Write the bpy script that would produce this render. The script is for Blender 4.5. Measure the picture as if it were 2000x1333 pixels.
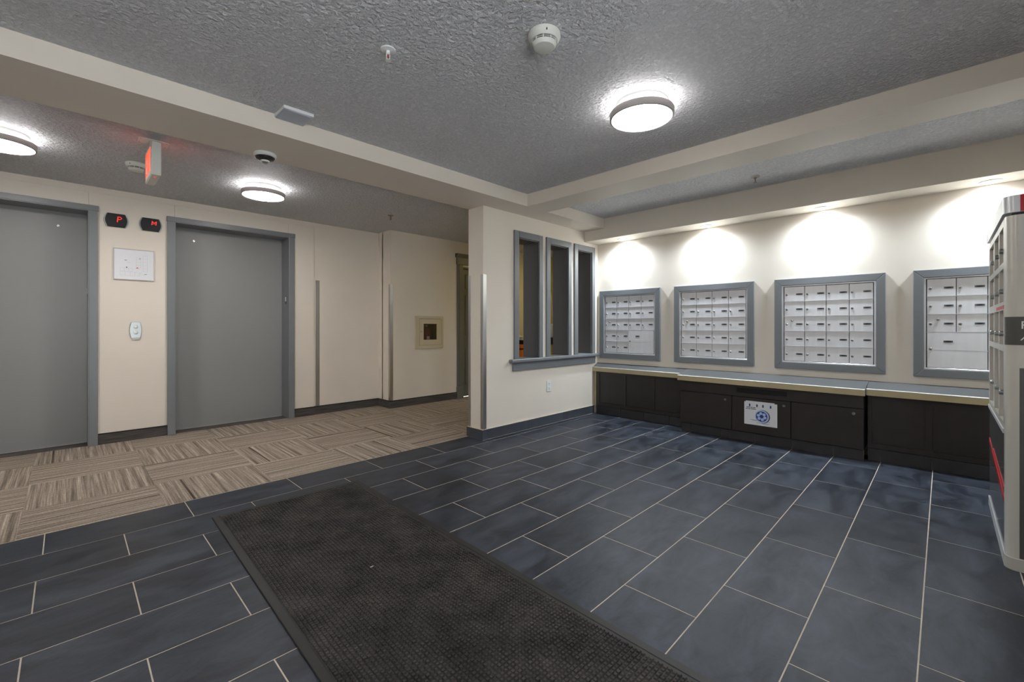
import bpy, bmesh, math, random
from mathutils import Vector, Matrix
random.seed(7)
for o in list(bpy.data.objects): bpy.data.objects.remove(o)
sc = bpy.context.scene
COL = sc.collection
PI = math.pi

# ------------------------------------------------------------------ camera, world, exposure
YAW = 0.7779
cam_d = bpy.data.cameras.new('camera'); cam = bpy.data.objects.new('camera', cam_d); COL.objects.link(cam)
cam.location = (0, 0, 1.12); cam.rotation_euler = (PI/2, 0, YAW - PI/2)
cam_d.sensor_width = 36; cam_d.lens = 855.6/2000*36; cam_d.shift_y = -28.2/2000
cam_d.clip_start = 0.02
sc.camera = cam
w = bpy.data.worlds.new('world'); sc.world = w; w.use_nodes = True
w.node_tree.nodes['Background'].inputs[0].default_value = (0.86, 0.94, 1.0, 1)
w.node_tree.nodes['Background'].inputs[1].default_value = 3.1
sc.view_settings.view_transform = 'Standard'; sc.view_settings.look = 'None'
sc.view_settings.gamma = 1; sc.view_settings.use_curve_mapping = False
sc.view_settings.exposure = 0.0
bounce_sun_d = bpy.data.lights.new('bounce_sun', 'SUN'); bounce_sun = bpy.data.objects.new('bounce_sun', bounce_sun_d); COL.objects.link(bounce_sun)
bounce_sun_d.energy = 55.0; bounce_sun_d.angle = 0.02; bounce_sun_d.color = (1.0, 0.98, 0.96)
bounce_sun.rotation_euler = (math.radians(-48), 0, math.radians(-20)); bounce_sun.location = (2, 14, 12)      # added light high behind the building, brightens the ground that reflects daylight indoors
LAMP = 60.0          # diffuser emission of the round ceiling lamps
GLOW = 42.0          # thin light gap above the lamp ring
SPOT_W = 92.0        # each recessed downlight

# ------------------------------------------------------------------ node helpers / materials
MATS = {}
def mat(name, col, rough=0.5, metal=0.0, spec=None, noise=0.0, nscale=8.0, bump=0.0, bscale=60.0, bdist=0.01,
        emit=None, estr=0.0, rnd=0.0, stretch=(1, 1, 1), coat=0.0):
    m = bpy.data.materials.new(name); m.use_nodes = True; MATS[name] = m
    nt = m.node_tree; N = nt.nodes; L = nt.links; b = N['Principled BSDF']
    b.inputs['Base Color'].default_value = (*col, 1); b.inputs['Roughness'].default_value = rough
    b.inputs['Metallic'].default_value = metal
    if spec is not None: b.inputs['Specular IOR Level'].default_value = spec
    if coat: b.inputs['Coat Weight'].default_value = coat
    if emit: b.inputs['Emission Color'].default_value = (*emit, 1); b.inputs['Emission Strength'].default_value = estr
    tc = N.new('ShaderNodeTexCoord'); mp = N.new('ShaderNodeMapping'); mp.inputs['Scale'].default_value = stretch
    L.new(tc.outputs['Object'], mp.inputs['Vector'])
    vec = mp.outputs['Vector']
    src = None
    if noise > 0 or rnd > 0:
        hsv = N.new('ShaderNodeHueSaturation'); hsv.inputs['Color'].default_value = (*col, 1)
        val = N.new('ShaderNodeMath'); val.operation = 'ADD'; val.inputs[0].default_value = 1.0; val.inputs[1].default_value = 0.0
        if noise > 0:
            nz = N.new('ShaderNodeTexNoise'); nz.inputs['Scale'].default_value = nscale; nz.inputs['Detail'].default_value = 6
            L.new(vec, nz.inputs['Vector'])
            mr = N.new('ShaderNodeMapRange'); mr.inputs['From Min'].default_value = 0.3; mr.inputs['From Max'].default_value = 0.7
            mr.inputs['To Min'].default_value = 1-noise; mr.inputs['To Max'].default_value = 1+noise
            L.new(nz.outputs['Fac'], mr.inputs['Value']); L.new(mr.outputs['Result'], val.inputs[0])
        if rnd > 0:
            oi = N.new('ShaderNodeObjectInfo'); mr2 = N.new('ShaderNodeMapRange')
            mr2.inputs['To Min'].default_value = -rnd; mr2.inputs['To Max'].default_value = rnd
            L.new(oi.outputs['Random'], mr2.inputs['Value']); L.new(mr2.outputs['Result'], val.inputs[1])
        L.new(val.outputs[0], hsv.inputs['Value']); L.new(hsv.outputs['Color'], b.inputs['Base Color'])
    if bump > 0:
        nb = N.new('ShaderNodeTexNoise'); nb.inputs['Scale'].default_value = bscale; nb.inputs['Detail'].default_value = 3
        L.new(vec, nb.inputs['Vector'])
        bp = N.new('ShaderNodeBump'); bp.inputs['Strength'].default_value = bump; bp.inputs['Distance'].default_value = bdist
        L.new(nb.outputs['Fac'], bp.inputs['Height']); L.new(bp.outputs['Normal'], b.inputs['Normal'])
    return m

mat('paint', (0.765, 0.695, 0.60), 0.55, noise=0.015, nscale=3, bump=0.08, bscale=220, bdist=0.002)
mat('paint_warm_lit', (0.62, 0.53, 0.20), 0.6, noise=0.02, nscale=3)  # yellow cast of the warm corridor lamp put into the wall colour
mat('grey_trim', (0.185, 0.195, 0.205), 0.36, noise=0.02, nscale=5)
mat('grey_door', (0.265, 0.265, 0.26), 0.40, spec=0.35, noise=0.02, nscale=2, bump=0.02, bscale=5, bdist=0.01)
mat('dark_jamb', (0.11, 0.107, 0.105), 0.5, noise=0.03)
mat('olive_door', (0.14, 0.14, 0.115), 0.4, noise=0.03)
mat('grout', (0.50, 0.43, 0.35), 0.9, noise=0.1, nscale=30)
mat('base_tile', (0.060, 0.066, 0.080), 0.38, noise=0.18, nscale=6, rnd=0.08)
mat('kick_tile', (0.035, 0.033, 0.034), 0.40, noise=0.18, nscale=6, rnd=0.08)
mat('cabinet', (0.028, 0.023, 0.020), 0.40, noise=0.10, nscale=10)
mat('cabinet_dark', (0.010, 0.0085, 0.008), 0.55)
mat('plate_grey', (0.40, 0.43, 0.50), 0.4)
mat('black', (0.006, 0.006, 0.007), 0.35)
mat('counter_top', (0.085, 0.090, 0.093), 0.38, noise=0.05, nscale=40)
mat('counter_edge', (0.50, 0.42, 0.25), 0.42, noise=0.05, nscale=12)
mat('counter_nose', (0.50, 0.47, 0.41), 0.4)
mat('aluminium', (0.84, 0.84, 0.86), 0.42, metal=0.3, noise=0.03, nscale=4, rnd=0.035, stretch=(1, 6, 0.6))
mat('aluminium_rail', (0.80, 0.80, 0.82), 0.3, metal=0.7)
mat('chrome', (0.46, 0.48, 0.47), 0.28, metal=1.0)
mat('lock_metal', (0.42, 0.40, 0.37), 0.3, metal=1.0)
mat('steel', (0.56, 0.55, 0.53), 0.33, metal=1.0, noise=0.06, nscale=30, stretch=(1, 1, 0.05))
mat('nickel', (0.50, 0.46, 0.44), 0.40, metal=0.45)
mat('white_plastic', (0.78, 0.79, 0.77), 0.4)
mat('cream_plastic', (0.72, 0.72, 0.66), 0.45)
mat('white_paper', (0.78, 0.79, 0.82), 0.5, noise=0.02)
mat('gloss_sheet', (0.80, 0.81, 0.84), 0.14)
mat('ink', (0.03, 0.03, 0.035), 0.6)
mat('pale_ink', (0.52, 0.54, 0.57), 0.5)
mat('blue_ink', (0.012, 0.055, 0.21), 0.5)
mat('pale_blue', (0.45, 0.58, 0.85), 0.5)
mat('red', (0.50, 0.006, 0.010), 0.35)
mat('red_light', (0.3, 0.01, 0.0), 0.5, emit=(1.0, 0.03, 0.02), estr=1.3)
mat('exit_light', (0.5, 0.05, 0.02), 0.5, emit=(1.0, 0.055, 0.02), estr=2.4)
mat('lamp_diffuser', (0.9, 0.9, 0.9), 0.5, emit=(1.0, 0.965, 0.93), estr=LAMP)
mat('lamp_glow', (0.9, 0.9, 0.9), 0.5, emit=(1.0, 0.98, 0.97), estr=GLOW)
mat('warm_diffuser', (0.9, 0.9, 0.8), 0.5, emit=(1.0, 0.80, 0.30), estr=24.0)
mat('downlight_lens', (0.9, 0.9, 0.9), 0.5, emit=(0.94, 0.97, 1.0), estr=60.0)
mat('mat_rubber', (0.010, 0.009, 0.0085), 0.55, noise=0.3, nscale=10)
mat('mat_nub', (0.029, 0.0245, 0.0215), 0.8, noise=0.75, nscale=6)
mat('base_carpet', (0.075, 0.066, 0.061), 0.95, noise=0.45, nscale=14, stretch=(0.35, 1, 8))
mat('base_cap', (0.012, 0.010, 0.010), 0.8)
mat('beige_metal', (0.58, 0.50, 0.35), 0.42)
mat('extinguisher_red', (0.30, 0.01, 0.01), 0.3)
mat('orange_plastic', (0.75, 0.20, 0.015), 0.4)
mat('beige_board', (0.42, 0.32, 0.12), 0.6)
mat('bucket_white', (0.62, 0.68, 0.75), 0.4)
mat('locker_silver', (0.60, 0.58, 0.53), 0.30, metal=0.35, noise=0.02, nscale=3)
mat('locker_side', (0.62, 0.60, 0.54), 0.28, metal=0.2, noise=0.05, nscale=2)
mat('locker_header', (0.74, 0.75, 0.77), 0.28, metal=0.3)
mat('locker_dark', (0.105, 0.105, 0.108), 0.20, coat=0.4)
mat('locker_decal', (0.085, 0.082, 0.075), 0.25)
mat('ground', (0.82, 0.84, 0.87), 0.9, noise=0.05)  # whiteness chosen so the unseen ground outside reflects daylight indoors

# clear glass
g = bpy.data.materials.new('glass'); g.use_nodes = True; MATS['glass'] = g
nt = g.node_tree; nt.nodes.clear()
o_ = nt.nodes.new('ShaderNodeOutputMaterial'); mx = nt.nodes.new('ShaderNodeMixShader'); t_ = nt.nodes.new('ShaderNodeBsdfTransparent'); gl = nt.nodes.new('ShaderNodeBsdfGlossy')
gl.inputs['Roughness'].default_value = 0.03; mx.inputs[0].default_value = 0.08
t_.inputs['Color'].default_value = (0.75, 0.78, 0.76, 1)
nt.links.new(t_.outputs[0], mx.inputs[1]); nt.links.new(gl.outputs[0], mx.inputs[2]); nt.links.new(mx.outputs[0], o_.inputs[0])

# knock-down textured ceiling
def ceiling_mat():
    m = bpy.data.materials.new('ceiling_texture'); m.use_nodes = True; MATS['ceiling'] = m
    nt = m.node_tree; N = nt.nodes; L = nt.links; b = N['Principled BSDF']
    b.inputs['Roughness'].default_value = 0.55
    tc = N.new('ShaderNodeTexCoord')
    n1 = N.new('ShaderNodeTexNoise'); n1.inputs['Scale'].default_value = 46; n1.inputs['Detail'].default_value = 4; n1.inputs['Roughness'].default_value = 0.6
    v = N.new('ShaderNodeTexVoronoi'); v.inputs['Scale'].default_value = 62; v.feature = 'SMOOTH_F1'
    L.new(tc.outputs['Object'], n1.inputs['Vector']); L.new(tc.outputs['Object'], v.inputs['Vector'])
    r = N.new('ShaderNodeMapRange'); r.inputs['From Min'].default_value = 0.38; r.inputs['From Max'].default_value = 0.66; r.interpolation_type = 'SMOOTHSTEP'
    L.new(n1.outputs['Fac'], r.inputs['Value'])
    mul = N.new('ShaderNodeMath'); mul.operation = 'MULTIPLY_ADD'; mul.inputs[1].default_value = -0.5
    L.new(v.outputs['Distance'], mul.inputs[0]); L.new(r.outputs['Result'], mul.inputs[2])
    bp = N.new('ShaderNodeBump'); bp.inputs['Strength'].default_value = 1.0; bp.inputs['Distance'].default_value = 0.016
    L.new(mul.outputs[0], bp.inputs['Height']); L.new(bp.outputs['Normal'], b.inputs['Normal'])
    cr = N.new('ShaderNodeMapRange'); cr.inputs['To Min'].default_value = 0.92; cr.inputs['To Max'].default_value = 1.05
    L.new(r.outputs['Result'], cr.inputs['Value'])
    h = N.new('ShaderNodeHueSaturation'); h.inputs['Color'].default_value = (0.87, 0.875, 0.895, 1)
    L.new(cr.outputs['Result'], h.inputs['Value']); L.new(h.outputs['Color'], b.inputs['Base Color'])
ceiling_mat()

# slate-look porcelain floor tile
def tile_mat():
    m = bpy.data.materials.new('slate_tile'); m.use_nodes = True; MATS['tile'] = m
    nt = m.node_tree; N = nt.nodes; L = nt.links; b = N['Principled BSDF']
    tc = N.new('ShaderNodeTexCoord'); oi = N.new('ShaderNodeObjectInfo')
    add = N.new('ShaderNodeVectorMath'); add.operation = 'ADD'
    sc_ = N.new('ShaderNodeVectorMath'); sc_.operation = 'SCALE'; sc_.inputs['Scale'].default_value = 37.0
    comb = N.new('ShaderNodeCombineXYZ'); L.new(oi.outputs['Random'], comb.inputs[0]); L.new(oi.outputs['Random'], comb.inputs[2])
    L.new(comb.outputs[0], sc_.inputs[0]); L.new(tc.outputs['Object'], add.inputs[0]); L.new(sc_.outputs[0], add.inputs[1])
    n1 = N.new('ShaderNodeTexNoise'); n1.inputs['Scale'].default_value = 5.5; n1.inputs['Detail'].default_value = 8; n1.inputs['Roughness'].default_value = 0.62; n1.inputs['Distortion'].default_value = 0.6
    mp = N.new('ShaderNodeMapping'); mp.inputs['Scale'].default_value = (0.7, 1.6, 1); L.new(add.outputs[0], mp.inputs['Vector']); L.new(mp.outputs[0], n1.inputs['Vector'])
    cr = N.new('ShaderNodeValToRGB'); e = cr.color_ramp.elements
    e[0].position = 0.36; e[0].color = (0.0125, 0.0155, 0.0225, 1); e[1].position = 0.68; e[1].color = (0.049, 0.057, 0.074, 1)
    L.new(n1.outputs['Fac'], cr.inputs['Fac'])
    h = N.new('ShaderNodeHueSaturation'); mr = N.new('ShaderNodeMapRange'); mr.inputs['To Min'].default_value = 0.84; mr.inputs['To Max'].default_value = 1.14
    L.new(oi.outputs['Random'], mr.inputs['Value']); L.new(mr.outputs['Result'], h.inputs['Value']); L.new(cr.outputs['Color'], h.inputs['Color'])
    L.new(h.outputs['Color'], b.inputs['Base Color'])
    n2 = N.new('ShaderNodeTexNoise'); n2.inputs['Scale'].default_value = 70; n2.inputs['Detail'].default_value = 5; L.new(add.outputs[0], n2.inputs['Vector'])
    rr = N.new('ShaderNodeMapRange'); rr.inputs['To Min'].default_value = 0.32; rr.inputs['To Max'].default_value = 0.55; b.inputs['Specular IOR Level'].default_value = 0.24
    L.new(n1.outputs['Fac'], rr.inputs['Value']); L.new(rr.outputs['Result'], b.inputs['Roughness'])
    bp = N.new('ShaderNodeBump'); bp.inputs['Strength'].default_value = 0.25; bp.inputs['Distance'].default_value = 0.002
    L.new(n2.outputs['Fac'], bp.inputs['Height']); L.new(bp.outputs['Normal'], b.inputs['Normal'])
tile_mat()

# striped carpet tile, stripes running along one axis
def carpet_mat(name, across):          # across = axis index the stripes vary along
    m = bpy.data.materials.new(name); m.use_nodes = True; MATS[name] = m
    nt = m.node_tree; N = nt.nodes; L = nt.links; b = N['Principled BSDF']; b.inputs['Roughness'].default_value = 1.0; b.inputs['Specular IOR Level'].default_value = 0.1
    tc = N.new('ShaderNodeTexCoord'); oi = N.new('ShaderNodeObjectInfo')
    sep = N.new('ShaderNodeSeparateXYZ'); L.new(tc.outputs['Object'], sep.inputs[0])
    rn = N.new('ShaderNodeMath'); rn.operation = 'MULTIPLY'; rn.inputs[1].default_value = 53.0; L.new(oi.outputs['Random'], rn.inputs[0])
    def ramp(sx, sl, p0, p1, c0, c1, off):
        cb = N.new('ShaderNodeCombineXYZ')
        a = N.new('ShaderNodeMath'); a.operation = 'MULTIPLY_ADD'; a.inputs[1].default_value = sx
        L.new(sep.outputs[across], a.inputs[0]); L.new(rn.outputs[0], a.inputs[2])
        c = N.new('ShaderNodeMath'); c.operation = 'MULTIPLY'; c.inputs[1].default_value = sl; L.new(sep.outputs[1-across], c.inputs[0])
        L.new(a.outputs[0], cb.inputs[0]); L.new(c.outputs[0], cb.inputs[1]); cb.inputs[2].default_value = off
        nz = N.new('ShaderNodeTexNoise'); nz.inputs['Scale'].default_value = 1.0; nz.inputs['Detail'].default_value = 2.0; L.new(cb.outputs[0], nz.inputs['Vector'])
        r = N.new('ShaderNodeValToRGB'); r.color_ramp.elements[0].position = p0; r.color_ramp.elements[1].position = p1
        r.color_ramp.elements[0].color = (*c0, 1); r.color_ramp.elements[1].color = (*c1, 1); L.new(nz.outputs['Fac'], r.inputs['Fac'])
        return r.outputs['Color']
    base = ramp(30, 0.35, 0.35, 0.66, (0.215, 0.172, 0.138), (0.46, 0.385, 0.315), 0.0)
    fine = ramp(150, 2.2, 0.30, 0.72, (0.55, 0.55, 0.55), (1.30, 1.30, 1.30), 5.0)
    lines = ramp(16, 0.05, 0.345, 0.375, (0.30, 0.27, 0.25), (1, 1, 1), 11.0)
    def mulc(a, c_):
        x = N.new('ShaderNodeMix'); x.data_type = 'RGBA'; x.blend_type = 'MULTIPLY'; x.inputs[0].default_value = 1
        L.new(a, x.inputs[6]); L.new(c_, x.inputs[7]); return x.outputs[2]
    col = mulc(mulc(base, fine), lines)
    sp = N.new('ShaderNodeTexNoise'); sp.inputs['Scale'].default_value = 160; L.new(tc.outputs['Object'], sp.inputs['Vector'])
    h = N.new('ShaderNodeHueSaturation'); mr = N.new('ShaderNodeMapRange'); mr.inputs['From Min'].default_value = .3; mr.inputs['From Max'].default_value = .7; mr.inputs['To Min'].default_value = 0.75; mr.inputs['To Max'].default_value = 1.2
    L.new(sp.outputs['Fac'], mr.inputs['Value']); L.new(mr.outputs['Result'], h.inputs['Value']); L.new(col, h.inputs['Color']); L.new(h.outputs['Color'], b.inputs['Base Color'])
    bp = N.new('ShaderNodeBump'); bp.inputs['Strength'].default_value = 0.6; bp.inputs['Distance'].default_value = 0.003
    L.new(sp.outputs['Fac'], bp.inputs['Height']); L.new(bp.outputs['Normal'], b.inputs['Normal'])
carpet_mat('carpet_a', 0); carpet_mat('carpet_b', 1)

# name plate: grey plate with a dark printed number field
def plate_mat():
    m = bpy.data.materials.new('name_plate'); m.use_nodes = True; MATS['name_plate'] = m
    nt = m.node_tree; N = nt.nodes; L = nt.links; b = N['Principled BSDF']; b.inputs['Roughness'].default_value = 0.4
    tc = N.new('ShaderNodeTexCoord'); gr = N.new('ShaderNodeTexGradient'); gr.gradient_type = 'SPHERICAL'
    mp = N.new('ShaderNodeMapping'); mp.inputs['Scale'].default_value = (1, 38, 110); L.new(tc.outputs['Object'], mp.inputs['Vector']); L.new(mp.outputs[0], gr.inputs['Vector'])
    r = N.new('ShaderNodeValToRGB'); r.color_ramp.elements[0].color = (0.16, 0.16, 0.165, 1); r.color_ramp.elements[1].color = (0.02, 0.02, 0.022, 1); r.color_ramp.elements[1].position = 0.5
    L.new(gr.outputs['Fac'], r.inputs['Fac']); L.new(r.outputs['Color'], b.inputs['Base Color'])
plate_mat()

# ------------------------------------------------------------------ mesh helpers
def bx(bm, x0, x1, y0, y1, z0, z1):
    if x1 < x0: x0, x1 = x1, x0
    if y1 < y0: y0, y1 = y1, y0
    if z1 < z0: z0, z1 = z1, z0
    v = [bm.verts.new(p) for p in ((x0,y0,z0),(x1,y0,z0),(x1,y1,z0),(x0,y1,z0),(x0,y0,z1),(x1,y0,z1),(x1,y1,z1),(x0,y1,z1))]
    for f in ((0,3,2,1),(4,5,6,7),(0,1,5,4),(1,2,6,5),(2,3,7,6),(3,0,4,7)): bm.faces.new([v[i] for i in f])
    return bm
def box(x0, x1, y0, y1, z0, z1): return bx(bmesh.new(), x0, x1, y0, y1, z0, z1)
def prism(bm, poly, axis, a0, a1):
    """poly of 2-D points swept along axis ('x': (y,z), 'y': (x,z), 'z': (x,y))"""
    def P(p, a): return {'x': (a, p[0], p[1]), 'y': (p[0], a, p[1]), 'z': (p[0], p[1], a)}[axis]
    A = [bm.verts.new(P(p, a0)) for p in poly]; B = [bm.verts.new(P(p, a1)) for p in poly]
    n = len(poly)
    bm.faces.new(A); bm.faces.new(B[::-1])
    for i in range(n): bm.faces.new([A[i], B[i], B[(i+1) % n], A[(i+1) % n]])
    bmesh.ops.recalc_face_normals(bm, faces=bm.faces)
    return bm
def lathe(bm, prof, c, axis='z', seg=32):
    """prof = [(r, h)], revolved around axis through c"""
    rings = []
    for r, h in prof:
        ring = []
        for i in range(seg):
            a = 2*PI*i/seg; u, v = r*math.cos(a), r*math.sin(a)
            p = {'z': (u, v, h), 'x': (h, u, v), 'y': (u, h, v)}[axis]
            ring.append(bm.verts.new((c[0]+p[0], c[1]+p[1], c[2]+p[2])))
        rings.append(ring)
    for a, b in zip(rings, rings[1:]):
        for i in range(seg): bm.faces.new([a[i], a[(i+1) % seg], b[(i+1) % seg], b[i]])
    bm.faces.new(rings[0]); bm.faces.new(rings[-1][::-1])
    bmesh.ops.recalc_face_normals(bm, faces=bm.faces)
    return bm
def tube(bm, p, q, r, seg=10):
    p, q = Vector(p), Vector(q); d = (q-p).normalized(); a = d.orthogonal().normalized(); b = d.cross(a)
    R = [[bm.verts.new(e + r*(math.cos(2*PI*i/seg)*a + math.sin(2*PI*i/seg)*b)) for i in range(seg)] for e in (p, q)]
    for i in range(seg): bm.faces.new([R[0][i], R[0][(i+1) % seg], R[1][(i+1) % seg], R[1][i]])
    bm.faces.new(R[0]); bm.faces.new(R[1]); bmesh.ops.recalc_face_normals(bm, faces=bm.faces)
    return bm
def wpos(o):
    p = Vector((0, 0, 0))
    while o: p += o.location; o = o.parent
    return p
def tag(o, label=None, cat=None, group=None, kind=None):
    if label: o['label'] = label
    if cat: o['category'] = cat
    if group: o['group'] = group
    if kind: o['kind'] = kind
    return o
def mesh_of(name, bm, material, smooth=False):
    me = bpy.data.meshes.new(name); bm.to_mesh(me); bm.free()
    me.materials.append(MATS[material])
    if smooth:
        for p in me.polygons: p.use_smooth = True
    return me
def put(name, me, parent=None, at=(0, 0, 0)):
    o = bpy.data.objects.new(name, me); COL.objects.link(o)
    o.parent = parent; o.location = Vector(at) - (wpos(parent) if parent else Vector((0, 0, 0)))
    return o
def obj(name, bm, material, parent=None, at=None, bevel=0.0, smooth=False, seg=2):
    """bm is in world coordinates; the object's origin goes to `at`"""
    if at is None: at = wpos(parent) if parent else Vector((0, 0, 0))
    bmesh.ops.translate(bm, verts=bm.verts, vec=-Vector(at))
    o = put(name, mesh_of(name, bm, material, smooth), parent, at)
    if smooth:
        o.data.set_sharp_from_angle(angle=math.radians(40))
    if bevel > 0:
        md = o.modifiers.new('bevel', 'BEVEL'); md.width = bevel; md.segments = seg; md.limit_method = 'ANGLE'; md.angle_limit = math.radians(40)
    return o
def thing(name, loc, label, cat, group=None):
    o = bpy.data.objects.new(name, None); COL.objects.link(o); o.location = loc; o.empty_display_size = 0.05
    return tag(o, label, cat, group)
def struct(name, bm, material, label=None, **k):
    return tag(obj(name, bm, material, **k), label, kind='structure')
def holder(name, loc, label=None):
    o = bpy.data.objects.new(name, None); COL.objects.link(o); o.location = loc; o.empty_display_size = 0.05
    return tag(o, label, kind='structure')
def wall_y(bm, x0, x1, z0, z1, y0, y1, holes):
    """wall slab between y0,y1 with rectangular holes (hx0,hx1,hz0,hz1)"""
    xs = sorted({x0, x1, *[h[0] for h in holes], *[h[1] for h in holes]})
    zs = sorted({z0, z1, *[h[2] for h in holes], *[h[3] for h in holes]})
    for a, b in zip(xs, xs[1:]):
        run = None
        for c, d in zip(zs, zs[1:]):
            mx_, mz_ = (a+b)/2, (c+d)/2
            if any(h[0] < mx_ < h[1] and h[2] < mz_ < h[3] for h in holes):
                if run: bx(bm, a, b, y0, y1, *run); run = None
            else: run = (run[0], d) if run else (c, d)
        if run: bx(bm, a, b, y0, y1, *run)
    return bm
def text_mesh(name, body, size, material, parent, at, rot, extrude=0.0004, align='CENTER', shear=0.0):
    cu = bpy.data.curves.new(name, 'FONT'); cu.body = body; cu.size = size; cu.extrude = extrude; cu.align_x = align; cu.align_y = 'CENTER'; cu.shear = shear
    tmp = bpy.data.objects.new('tmp_text', cu); COL.objects.link(tmp)
    dg = bpy.context.evaluated_depsgraph_get(); me = bpy.data.meshes.new_from_object(tmp.evaluated_get(dg))
    bpy.data.objects.remove(tmp); bpy.data.curves.remove(cu)
    me.transform(rot); me.materials.clear(); me.materials.append(MATS[material]); me.name = name
    return put(name, me, parent, at)
FACE_NY = Matrix.Rotation(PI/2, 4, 'X')                                        # text readable from -Y
FACE_NX = Matrix.Rotation(-PI/2, 4, 'Z') @ Matrix.Rotation(PI/2, 4, 'X')       # text readable from -X

# ------------------------------------------------------------------ room shell
ZC, ZS = 2.44, 2.319
XM = 4.898                    # mailbox wall
PY0, PY1, PX0 = 3.242, 3.467, 2.885   # partition
EY = 5.70                     # elevator wall
NY, NX = 5.375, 3.09          # wall that juts forward beyond the elevators
XE = 6.5                      # far end of side corridor
XL, YB = -3.2, -0.93          # extents behind the camera

floor = struct('floor', box(XL, XE+0.2, YB, 6.2, -0.10, -0.0009), 'grout', 'floor of dark slate tile with light grout beside patterned brown carpet')
# porcelain tiles, running bond
def tile_piece(name, x0, x1, y0, y1, z1, parent, material, gap=0.0023, z0=-0.0025, ch=0.0007):
    cx_, cy_ = (x0+x1)/2, (y0+y1)/2; a, b = (x1-x0)/2-gap, (y1-y0)/2-gap
    key = (name, round(a, 3), round(b, 3), material)
    if key not in CACHE:
        bm = bmesh.new()
        lv = [[bm.verts.new((sx*(a-d), sy*(b-d), z)) for sx, sy in ((-1,-1),(1,-1),(1,1),(-1,1))] for d, z in ((0, z0), (0, z1-ch), (ch, z1))]
        for p, q in zip(lv, lv[1:]):
            for i in range(4): bm.faces.new([p[i], p[(i+1) % 4], q[(i+1) % 4], q[i]])
        bm.faces.new(lv[2])
        CACHE[key] = mesh_of(name, bm, material)
    return put(name, CACHE[key], parent, (cx_, cy_, 0))
CACHE = {}
PITCH, TL = 0.309, 0.6105
for k in range(-3, 11):
    y0 = 0.06 + PITCH*k; y1 = y0 + PITCH
    off = (2.295 if k % 2 == 0 else 1.99) + 0.02*(y0+0.15-0.2)
    n = -7
    while True:
        x0 = off + n*TL; x1 = x0 + TL; n += 1
        if x1 < -1.7: continue
        if x0 > 4.86: break
        x1 = min(x1, 4.88)
        if x1-x0 < 0.03: continue
        if k == 10 and x1 > 2.9:
            if x0 < 2.86: tile_piece('tile', x0, 2.868, y0, y1-0.004, 0, floor, 'tile')
            if 2.868 < x1: tile_piece('tile', max(x0, 2.868), x1, y0, 3.225, 0, floor, 'tile')
            continue
        tile_piece('tile', x0, x1, y0, y1-(0.004 if k == 10 else 0), 0, floor, 'tile')
# carpet squares laid quarter-turn
xe = [-0.19+0.622*i for i in range(-5, 12)]; ye = [3.36+0.61*j for j in range(0, 5)]
for i, (a, b) in enumerate(zip(xe, xe[1:])):
    for j, (c, d) in enumerate(zip(ye, ye[1:])):
        c2, d2 = max(c, 3.462), min(d, 5.71); b2 = min(b, XE)
        if b2-a < 0.03 or d2-c2 < 0.03: continue
        if a > NX-0.05: d2 = min(d2, NY+0.02)
        if d2-c2 < 0.03: continue
        tile_piece('carpet_tile', a, b2, c2, d2, 0.003, floor, 'carpet_a' if (i+j) % 2 == 0 else 'carpet_b', gap=0.0004, ch=0.001)

struct('ceiling', box(XL, XE+0.2, YB, 6.2, ZC, ZC+0.1), 'ceiling', 'white knock-down textured ceiling')
# dropped beams and bulkhead
struct('trim_1', box(XL, XM, 2.955, 3.46, ZS, ZC+0.02), 'paint', 'dropped beige ceiling beam between lobby and elevator hall')
struct('trim_2', box(3.22, 3.53, YB, 2.955, ZS, ZC+0.02), 'paint', 'dropped beige ceiling beam parallel to the mailbox wall')
struct('trim_3', box(4.60, XM, YB, PY0, 2.192, ZC+0.02), 'paint', 'low beige bulkhead with downlights above the mailboxes')
# walls
struct('wall_right', box(XM, XM+0.15, YB, PY0+0.1, 0, ZC), 'paint', 'beige mailbox wall')
struct('wall_near', box(2.55, XM+0.15, YB-0.15, YB, 0, ZC), 'paint', 'beige wall behind the parcel locker')
struct('wall_back', box(XL-0.15, XL, YB-0.15, 6.2, 0, ZC), 'paint', 'beige wall at the far end of the elevator hall')
# entrance side behind the camera: header over the open glazed entrance
struct('wall_entrance', wall_y(bmesh.new(), XL, 2.55, 0, ZC, YB-0.15, YB, [(-1.3, 0.95, 0, 2.3)]), 'paint', 'beige wall around the open entrance')
struct('bounce_floor_outside', box(-8, 9, -7, YB-0.0, -0.12, -0.02), 'ground', 'added pale ground outside the entrance that bounces daylight in')  # unseen reflector, added to throw daylight up to the ceilings
WIN = [(3.381, 3.717), (3.906, 4.254), (4.440, 4.757)]
WZ0, WZ1 = 0.772, 2.078
bm = wall_y(bmesh.new(), PX0, XM+0.02, 0, ZC, PY0, PY1, [(a, b, WZ0, WZ1) for a, b in WIN])
struct('wall_partition', bm, 'paint', 'beige partition wall with three tall openings')
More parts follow.
